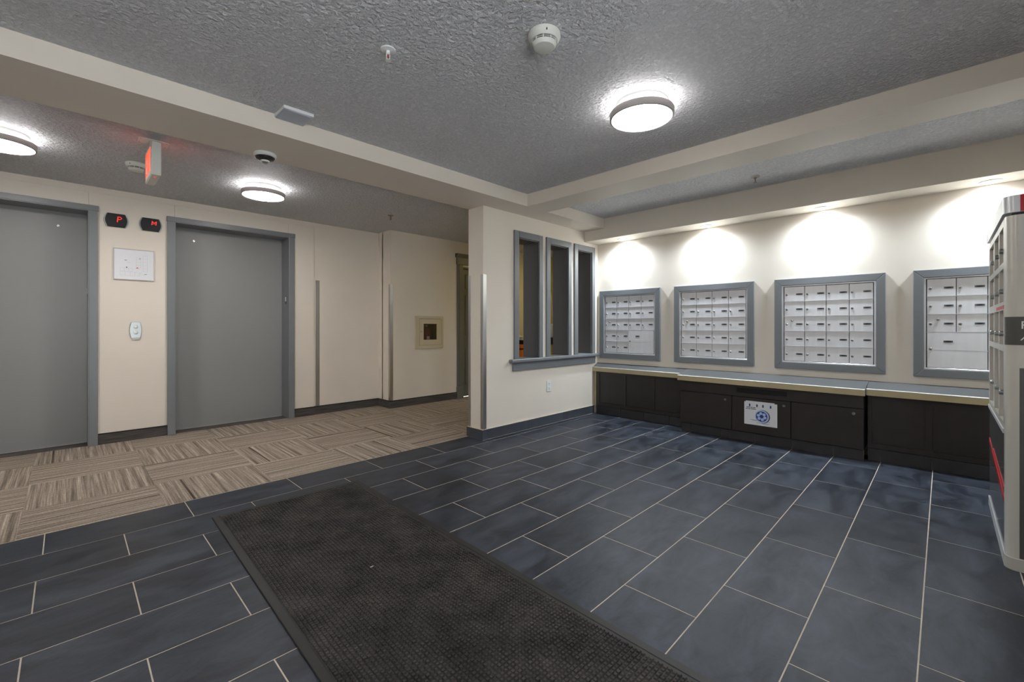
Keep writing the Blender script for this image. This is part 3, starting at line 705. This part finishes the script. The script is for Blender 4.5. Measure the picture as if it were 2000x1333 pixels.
obj('pane', box(gx0, gx1, NY-0.012, NY-0.009, gz0, gz1), 'glass', dr)
obj('latch', box(3.567, 3.590, NY-0.026, NY-0.018, 1.036, 1.056), 'lock_metal', dr, bevel=0.002)
bm = bmesh.new(); fx0, fx1, fz0, fz1, fy = FC[0], FC[1], FC[2], FC[3], NY+0.19
bx(bm, fx0, fx1, fy, fy+0.004, fz0, fz1); bx(bm, fx0, fx0+.003, NY, fy, fz0, fz1); bx(bm, fx1-.003, fx1, NY, fy, fz0, fz1); bx(bm, fx0, fx1, NY, fy, fz0, fz0+.003); bx(bm, fx0, fx1, NY, fy, fz1-.003, fz1)
obj('cabinet_box', bm, 'cabinet_dark', F)
X = thing('fire_extinguisher', (3.735, NY+0.095, FC[2]+0.003), 'dark red extinguisher inside the cream wall cabinet', 'extinguisher')
obj('cylinder', lathe(bmesh.new(), [(0.055, 0), (0.06, 0.008), (0.06, 0.20), (0.045, 0.235), (0.018, 0.25), (0.018, 0.265)], (3.735, NY+0.095, FC[2]+0.003), 'z', 28), 'extinguisher_red', X, smooth=True)
obj('valve', box(3.722, 3.748, NY+0.07, NY+0.12, FC[2]+0.268, FC[2]+0.30), 'lock_metal', X)
obj('handle', box(3.70, 3.757, NY+0.05, NY+0.115, FC[2]+0.30, FC[2]+0.312), 'black', X, bevel=0.003)
obj('gauge', lathe(bmesh.new(), [(0.014, 0), (0.014, -0.012)], (3.715, NY+0.07, FC[2]+0.285), 'y', 16), 'beige_metal', X)
obj('inspection_tag', box(3.705, 3.752, NY+0.028, NY+0.030, FC[2]+0.085, FC[2]+0.130), 'white_paper', X)

# wall outlet on the partition
O = thing('wall_outlet', (3.895, PY0, 0.365), 'white duplex outlet on the partition under the sill', 'outlet')
obj('cover_plate', box(3.858, 3.932, PY0-0.007, PY0-0.0003, 0.372, 0.500), 'white_plastic', O, bevel=0.003)
for z in (0.463, 0.409):
    r_ = obj('socket', box(3.878, 3.912, PY0-0.009, PY0-0.006, z-0.017, z+0.017), 'white_plastic', O, bevel=0.004)
    bm = box(3.887, 3.8895, PY0-0.0096, PY0-0.0088, z-0.004, z+0.007); bx(bm, 3.9005, 3.903, PY0-0.0096, PY0-0.0088, z-0.004, z+0.007); bx(bm, 3.893, 3.897, PY0-0.0096, PY0-0.0088, z-0.012, z-0.008)
    obj('slots', bm, 'ink', r_)

# ------------------------------------------------------------------ ceiling fittings
def lamp(x, y, label, dif='lamp_diffuser', glow='lamp_glow'):
    Lm = thing('ceiling_lamp', (x, y, ZC), label, 'lamp', 'round flush ceiling lamps')
    obj('canopy', lathe(bmesh.new(), [(0.150, -0.0005), (0.152, -0.038), (0.150, -0.042)], (x, y, ZC), 'z', 48), 'white_plastic', Lm, smooth=True)
    obj('light_gap', lathe(bmesh.new(), [(0.148, -0.042), (0.160, -0.052)], (x, y, ZC), 'z', 48), glow, Lm, smooth=True)
    bm = bmesh.new(); n = 64; rings = []
    for r, h in ((0.160, -0.052), (0.181, -0.052), (0.184, -0.057), (0.182, -0.090), (0.172, -0.092), (0.170, -0.084), (0.160, -0.066)):
        rings.append([bm.verts.new((x+r*math.cos(2*PI*i/n), y+r*math.sin(2*PI*i/n), ZC+h)) for i in range(n)])
    for a, b in zip(rings, rings[1:]+rings[:1]):
        for i in range(n): bm.faces.new([a[i], a[(i+1) % n], b[(i+1) % n], b[i]])
    bmesh.ops.recalc_face_normals(bm, faces=bm.faces)
    obj('metal_ring', bm, 'nickel', Lm, smooth=True)
    obj('diffuser', lathe(bmesh.new(), [(0.168, -0.068), (0.169, -0.088), (0.150, -0.093), (0.10, -0.096), (0.04, -0.098)], (x, y, ZC), 'z', 48), dif, Lm, smooth=True)
lamp(2.382, 1.272, 'round white flush lamp with nickel ring in the lobby ceiling near the mailboxes')
lamp(-0.42, 1.272, 'round white flush lamp with nickel ring in the lobby ceiling near the entrance')
lamp(1.300, 4.576, 'round white flush lamp with nickel ring before the M elevator')
lamp(-0.330, 4.560, 'round white flush lamp with nickel ring before the P elevator')
lamp(5.35, 4.35, 'round warm flush lamp in the side corridor behind the partition', 'warm_diffuser', 'warm_diffuser')

for i, y in enumerate((2.806, 1.800, 0.781, -0.247)):
    Dn = thing('downlight', (4.782, y, 2.192), 'small recessed downlight over the %s mailbox unit from the partition' % ('first', 'second', 'third', 'fourth')[i], 'downlight', 'bulkhead downlights')
    bm = bmesh.new(); n = 40; rings = []
    for r, h in ((0.046, -0.001), (0.062, -0.0005), (0.062, -0.004), (0.048, -0.006)):
        rings.append([bm.verts.new((4.782+r*math.cos(2*PI*k/n), y+r*math.sin(2*PI*k/n), 2.192+h)) for k in range(n)])
    for a, b in zip(rings, rings[1:]+rings[:1]):
        for k in range(n): bm.faces.new([a[k], a[(k+1) % n], b[(k+1) % n], b[k]])
    bmesh.ops.recalc_face_normals(bm, faces=bm.faces)
    obj('trim_ring', bm, 'white_plastic', Dn, smooth=True)
    obj('lens', lathe(bmesh.new(), [(0.046, -0.0005), (0.046, -0.005), (0.036, -0.010), (0.018, -0.013)], (4.782, y, 2.192), 'z', 32), 'downlight_lens', Dn, smooth=True)
    ld = bpy.data.lights.new('downlight_beam', 'SPOT'); ld.energy = SPOT_W; ld.spot_size = math.radians(168); ld.spot_blend = 1.0; ld.shadow_soft_size = 0.045; ld.color = (0.80, 0.905, 1.0)
    lo = bpy.data.objects.new('downlight_beam', ld); COL.objects.link(lo); lo.parent = Dn; lo.location = (0, 0, -0.020)

def smoke(x, y, label, s=1.0):
    D_ = thing('smoke_detector', (x, y, ZC), label, 'smoke detector')
    L_ = lambda pr: [(r*s, h*s) for r, h in pr]
    obj('base', lathe(bmesh.new(), L_([(0.072, -0.0005), (0.074, -0.012), (0.070, -0.022), (0.060, -0.034)]), (x, y, ZC), 'z', 40), 'cream_plastic', D_, smooth=True)
    obj('vent_gap', lathe(bmesh.new(), L_([(0.053, -0.034), (0.052, -0.045)]), (x, y, ZC), 'z', 40), 'ink', D_)
    bm = bmesh.new()
    for k in range(10):
        a = 2*PI*k/10; p_ = Vector((x+0.0545*s*math.cos(a), y+0.0545*s*math.sin(a), ZC))
        tube(bm, p_+Vector((0, 0, -0.034*s)), p_+Vector((0, 0, -0.046*s)), 0.003*s, 6)
    obj('vent_ribs', bm, 'cream_plastic', D_)
    bm = bmesh.new()
    obj('middle_ring', lathe(bm, L_([(0.056, -0.0385), (0.056, -0.0405)]), (x, y, ZC), 'z', 40), 'cream_plastic', D_)
    obj('cap', lathe(bmesh.new(), L_([(0.055, -0.045), (0.054, -0.050), (0.046, -0.062), (0.025, -0.066)]), (x, y, ZC), 'z', 40), 'cream_plastic', D_, smooth=True)
    obj('indicator', lathe(bmesh.new(), L_([(0.003, -0.012), (0.003, -0.024)]), (x-0.045*s, y-0.053*s, ZC), 'z', 10), 'black', D_)
smoke(1.511, 1.284, 'round cream smoke detector on the lobby ceiling beside the round lamp')
smoke(0.392, 4.66, 'round cream smoke detector behind the exit sign', 0.95)

def sprinkler(x, y, label, mt='white_plastic'):
    P_ = thing('sprinkler', (x, y, ZC), label, 'sprinkler')
    obj('escutcheon', lathe(bmesh.new(), [(0.036, -0.0005), (0.034, -0.006), (0.020, -0.009)], (x, y, ZC), 'z', 32), mt, P_, smooth=True)
    obj('body', lathe(bmesh.new(), [(0.010, -0.008), (0.010, -0.020), (0.007, -0.024)], (x, y, ZC), 'z', 16), 'lock_metal' if mt != 'white_plastic' else mt, P_)
    bm = bmesh.new()
    for sg in (-1, 1): tube(bm, (x+sg*0.008, y, ZC-0.020), (x+sg*0.009, y, ZC-0.042), 0.0022, 8); tube(bm, (x+sg*0.009, y, ZC-0.042), (x, y, ZC-0.052), 0.0022, 8)
    obj('frame_arms', bm, mt, P_)
    obj('bulb', lathe(bmesh.new(), [(0.002, -0.024), (0.003, -0.036), (0.002, -0.048)], (x, y, ZC), 'z', 10), 'red', P_)
    obj('deflector', lathe(bmesh.new(), [(0.014, -0.052), (0.014, -0.0535)], (x, y, ZC), 'z', 20), mt, P_)
sprinkler(1.072, 1.884, 'white ceiling sprinkler with round plate in the lobby ceiling')
sprinkler(2.692, 4.673, 'dark small sprinkler in the hall ceiling near the far wall', 'lock_metal')
sprinkler(4.243, 1.179, 'small sprinkler in the ceiling strip before the mailbox bulkhead', 'lock_metal')

V = thing('ceiling_plate', (0.985, 2.862, ZC), 'flat grey-blue square box on the ceiling against the beam', 'ceiling box')
obj('box_body', box(0.900, 1.075, 2.785, 2.952, ZC-0.020, ZC-0.0005), 'white_plastic', V, bevel=0.002)
obj('cover', box(0.905, 1.070, 2.790, 2.950, ZC-0.026, ZC-0.020), 'plate_grey', V, bevel=0.002)

Cm = thing('dome_camera', (0.962, 3.350, ZS), 'white and black dome security camera under the beam', 'camera')
c0 = (0.962, 3.350, ZS)
obj('base_ring', lathe(bmesh.new(), [(0.066, -0.0005), (0.070, -0.006), (0.070, -0.012)], c0, 'z', 40), 'white_plastic', Cm, smooth=True)
obj('housing', lathe(bmesh.new(), [(0.071, -0.013), (0.072, -0.019), (0.067, -0.025), (0.060, -0.027)], c0, 'z', 40), 'white_plastic', Cm, smooth=True)
obj('black_band', lathe(bmesh.new(), [(0.061, -0.026), (0.054, -0.040), (0.028, -0.050)], c0, 'z', 40), 'black', Cm, smooth=True)
obj('lens_collar', lathe(bmesh.new(), [(0.029, -0.048), (0.027, -0.056), (0.021, -0.059)], c0, 'z', 30), 'white_plastic', Cm, smooth=True)
obj('lens', lathe(bmesh.new(), [(0.020, -0.058), (0.017, -0.065), (0.010, -0.070), (0.004, -0.072)], c0, 'z', 24), 'chrome', Cm, smooth=True)

# exit sign hung under the hall ceiling
xs0, xs1, ys0, ys1, zs0, zs1 = 0.405, 0.455, 3.86, 4.17, 2.165, 2.395
Ex = thing('exit_sign', (0.43, 4.015, ZC), 'white box exit sign with glowing red EXIT letters hanging from the hall ceiling', 'exit sign')
obj('housing', box(xs0, xs1, ys0, ys1, zs0, zs1), 'cream_plastic', Ex, bevel=0.004)
bm = box(xs0-0.003, xs0, ys0+0.006, ys1-0.006, zs0+0.006, zs1-0.006); obj('face_plate', bm, 'cream_plastic', Ex, bevel=0.001, seg=1)
bm = box(xs1, xs1+0.003, ys0+0.006, ys1-0.006, zs0+0.006, zs1-0.006); obj('face_plate', bm, 'cream_plastic', Ex, bevel=0.001, seg=1)
obj('canopy_plate', box(0.345, 0.515, 3.965, 4.075, ZC-0.008, ZC-0.0005), 'cream_plastic', Ex, bevel=0.002)
obj('stem', box(0.410, 0.450, 3.98, 4.06, zs1, ZC-0.008), 'cream_plastic', Ex)
for sx_, sy_ in ((0.358, 3.978), (0.358, 4.062), (0.502, 3.978), (0.502, 4.062)):
    obj('screw', lathe(bmesh.new(), [(0.005, -0.008), (0.005, -0.0095)], (sx_, sy_, ZC), 'z', 10), 'lock_metal', Ex)
def letters(side):
    """EXIT built of bars, reading left to right for somebody facing the plate"""
    bm = bmesh.new(); hz0, hz1 = zs0+0.035, zs1-0.035; t = 0.018
    x0, x1 = (xs0-0.0045, xs0-0.0028) if side < 0 else (xs1+0.0028, xs1+0.0045)
    u2y = (lambda u: ys1-0.030-u) if side < 0 else (lambda u: ys0+0.030+u)
    def poly(pts): prism(bm, [(u2y(u), z) for u, z in pts], 'x', x0, x1)
    R = lambda u0, u1, z0, z1: poly([(u0, z0), (u1, z0), (u1, z1), (u0, z1)])
    zm = (hz0+hz1)/2
    R(0, t, hz0, hz1); R(t, 0.058, hz1-t, hz1); R(t, 0.050, zm-t/2, zm+t/2); R(t, 0.058, hz0, hz0+t)
    poly([(0.074, hz0), (0.094, hz0), (0.146, hz1), (0.126, hz1)]); poly([(0.126, hz0), (0.146, hz0), (0.094, hz1), (0.074, hz1)])
    R(0.163, 0.163+t, hz0, hz1)
    R(0.194, 0.250, hz1-t, hz1); R(0.213, 0.213+t, hz0, hz1-t)
    obj('exit_letters', bm, 'exit_light', Ex)
letters(-1); letters(1)
obj('test_lamp', lathe(bmesh.new(), [(0.006, 0), (0.006, -0.003)], (0.43, 3.93, zs0), 'z', 12), 'red_light', Ex)

# ------------------------------------------------------------------ parcel locker at the right edge
KY, KX0, KX1, KZ = -0.205, 3.05, 4.085, 1.645
R_ = 0.040
PLk = thing('parcel_locker', (3.55, -0.48, 0), 'silver grey parcel locker kiosk with red header beside the mailbox wall', 'parcel locker')
def rounded(x0, x1, y0, y1, r, n=10):
    """plan outline with the corner at (x0, y1) rounded"""
    pts = [(x0, y0), (x1, y0), (x1, y1), (x0+r, y1)]
    pts += [(x0+r-r*math.sin(PI/2*t/n), y1-r+r*math.cos(PI/2*t/n)) for t in range(1, n+1)]
    return pts
KB = KY-0.62
bm = bmesh.new(); prism(bm, [(KX0+0.075, KB), (KX1, KB), (KX1, KY-0.030), (KX0+0.075, KY-0.030)], 'z', 0.02, KZ-0.01); obj('body', bm, 'locker_silver', PLk)
# rounded end panel
bm = bmesh.new(); prism(bm, rounded(KX0, KX0+0.075, KB-0.005, KY, R_), 'z', 0.055, KZ-0.012); obj('end_panel', bm, 'locker_side', PLk, smooth=True)
bm = bmesh.new(); prism(bm, rounded(KX0-0.003, KX0+0.078, KB-0.006, KY+0.003, R_), 'z', 0.0, 0.055); obj('plinth', bm, 'locker_silver', PLk, smooth=True)
# dark decal band with lettering and slanted lower decal on the end panel
bm = bmesh.new(); prism(bm, rounded(KX0-0.001, KX0+0.05, KB+0.02, KY+0.0008, R_), 'z', 1.035, 1.165); obj('decal_band', bm, 'locker_decal', PLk, smooth=True)
obj('lower_decal', box(KX0-0.0012, KX0-0.0002, KB+0.02, KY-R_-0.002, 0.06, 0.93), 'locker_decal', PLk)
text_mesh('decal_letter', 'P', 0.050, 'white_paper', PLk, (KX0-0.0018, -0.2495, 1.125), FACE_NX, align='LEFT')
text_mesh('decal_letter', 'A', 0.050, 'white_paper', PLk, (KX0-0.0018, -0.2485, 1.072), FACE_NX, align='LEFT', shear=0.3)
# header: rounded corner cylinder, red cap, front fascia
bm = bmesh.new(); prism(bm, rounded(KX0-0.006, KX1, KB, KY+0.008, R_), 'z', KZ, KZ+0.078); obj('header', bm, 'locker_header', PLk, smooth=True)
obj('header_gap', box(KX0+0.02, KX1-0.02, KB+0.02, KY-0.02, KZ-0.012, KZ), 'black', PLk)
obj('header_red', box(KX0-0.0085, KX0-0.006, KB+0.02, KY-R_-0.004, KZ+0.001, KZ+0.077), 'red', PLk)
obj('header_end', box(KX1, KX1+0.006, KY-0.05, KY+0.009, KZ, KZ+0.078), 'red', PLk)
# door grid in the front face: two columns of locker doors
fr = bmesh.new(); XA, XB = KX0+0.080, KX1
cols = [(XA+0.03, XA+0.235), (XA+0.275, XA+0.545), (XA+0.585, XB-0.05)]
rows_ = [(0.66, 1.00), (1.03, 1.20), (1.24, 1.40), (1.43, 1.60)]
xs = [XA]+[v for c_ in cols for v in c_]+[XB]
for a, b in zip(xs[0::2], xs[1::2]): bx(fr, a, b, KY-0.030, KY, 0.62, KZ-0.012)
for a, b in cols:
    zz = [0.62]+[v for r in rows_ for v in r]+[KZ-0.012]
    for c_, d in zip(zz[0::2], zz[1::2]): bx(fr, a, b, KY-0.030, KY, c_, d)
obj('face_frame', fr, 'locker_silver', PLk)
for a, b in cols:
    for c_, d in rows_:
        dd = obj('locker_door', box(a+0.003, b-0.003, KY-0.026, KY-0.014, c_+0.003, d-0.003), 'locker_silver', PLk, bevel=0.002, seg=1)
        obj('lock', lathe(bmesh.new(), [(0.013, 0), (0.013, 0.024), (0.010, 0.027)], (a+0.03, KY-0.014, (c_+d)/2-0.03), 'y', 18), 'chrome', dd, smooth=True)
obj('lower_panel', box(XA, XB, KY-0.030, KY-0.002, 0.055, 0.62), 'locker_dark', PLk)
obj('ledge', box(XA, XB, KY-0.030, KY+0.004, 0.612, 0.632), 'locker_header', PLk)
obj('bottom_trim', box(XA, XB, KY-0.030, KY+0.003, 0.0, 0.055), 'locker_header', PLk)
def slant(nm, x0, z0, x1, z1, th, mt):
    bm = bmesh.new(); prism(bm, [(x0, z0), (x1, z1), (x1, z1+th), (x0, z0+th)], 'y', KY-0.002, KY+0.0006); obj(nm, bm, mt, PLk)
slant('red_stripe', XA+0.01, 0.285, XB-0.01, 0.40, 0.022, 'red')
slant('red_stripe', XA+0.01, 0.345, XB-0.30, 0.40, 0.012, 'red')
bm = bmesh.new(); prism(bm, [(XA, 1.205), (XA+0.42, 1.205), (XA+0.42, 1.222), (XA, 1.222)], 'y', KY, KY+0.0008); obj('red_band', bm, 'red', PLk)
obj('instruction_label', box(XA+0.04, XA+0.15, KY-0.014, KY-0.0130, 1.065, 1.165), 'red', PLk)
obj('card_reader', box(XA+0.05, XA+0.14, KY-0.014, KY-0.006, 1.172, 1.198), 'black', PLk)

# ------------------------------------------------------------------ things in the side corridor, seen through the openings
oc = (5.46, 5.14)
Ob = thing('orange_bin', (oc[0], oc[1], 0.003), 'orange plastic bin seen through the first partition opening', 'bin')
obj('bin_body', box(oc[0]-0.20, oc[0]+0.20, oc[1]-0.18, oc[1]+0.18, 0.003, 0.74), 'orange_plastic', Ob, bevel=0.02)
obj('bin_lid', box(oc[0]-0.21, oc[0]+0.21, oc[1]-0.19, oc[1]+0.19, 0.755, 0.825), 'orange_plastic', Ob, bevel=0.015)
obj('lid_gap', box(oc[0]-0.19, oc[0]+0.19, oc[1]-0.17, oc[1]+0.17, 0.74, 0.755), 'black', Ob)
Bt = thing('black_tray', (oc[0], oc[1], 0.826), 'black tray on top of the orange bin', 'tray')
obj('tray_base', box(oc[0]-0.19, oc[0]+0.19, oc[1]-0.17, oc[1]+0.17, 0.826, 0.836), 'black', Bt)
bm = bmesh.new()
for q in ((-0.19, 0.19, -0.17, -0.155), (-0.19, 0.19, 0.155, 0.17), (-0.19, -0.175, -0.155, 0.155), (0.175, 0.19, -0.155, 0.155)): bx(bm, oc[0]+q[0], oc[0]+q[1], oc[1]+q[2], oc[1]+q[3], 0.836, 0.895)
obj('tray_rim', bm, 'black', Bt)
Cb = thing('cream_box', (oc[0], oc[1], 0.837), 'flat cream box lying in the black tray', 'box')
obj('box_body', box(oc[0]-0.165, oc[0]+0.165, oc[1]-0.15, oc[1]+0.15, 0.837, 0.945), 'cream_plastic', Cb, bevel=0.006)
obj('box_lid', box(oc[0]-0.17, oc[0]+0.17, oc[1]-0.153, oc[1]+0.153, 0.93, 0.955), 'cream_plastic', Cb, bevel=0.004)
tc_ = (6.06, 5.02)
Tb = thing('side_table', (tc_[0], tc_[1], 0.003), 'beige cabinet with black top seen through the middle opening', 'cabinet')
obj('cabinet_body', box(tc_[0]-0.22, tc_[0]+0.22, tc_[1]-0.22, tc_[1]+0.22, 0.003, 0.81), 'beige_board', Tb)
obj('cabinet_top', box(tc_[0]-0.23, tc_[0]+0.23, tc_[1]-0.23, tc_[1]+0.23, 0.81, 0.93), 'black', Tb, bevel=0.004)
Bk = thing('white_bucket', (tc_[0]+0.01, tc_[1]+0.01, 0.931), 'white plastic bucket on the black-topped cabinet', 'bucket')
obj('bucket_body', lathe(bmesh.new(), [(0.085, 0), (0.090, 0.01), (0.115, 0.21)], (tc_[0]+0.01, tc_[1]+0.01, 0.931), 'z', 28), 'bucket_white', Bk, smooth=True)
obj('bucket_lid', lathe(bmesh.new(), [(0.12, 0.212), (0.12, 0.232), (0.11, 0.236)], (tc_[0]+0.01, tc_[1]+0.01, 0.931), 'z', 28), 'white_paper', Bk, smooth=True)
bm = tube(bmesh.new(), (6.42, 5.10, 0.02), (6.44, 5.318, 1.80), 0.016, 12)
Br = thing('leaning_pole', (6.42, 5.10, 0.003), 'slim grey pole leaning in the corridor corner behind the bucket', 'pole')
obj('pole', bm, 'nickel', Br, smooth=True)
obj('pole_foot', lathe(bmesh.new(), [(0.03, 0), (0.03, 0.02), (0.018, 0.05)], (6.42, 5.10, 0.003), 'z', 16), 'black', Br, smooth=True)
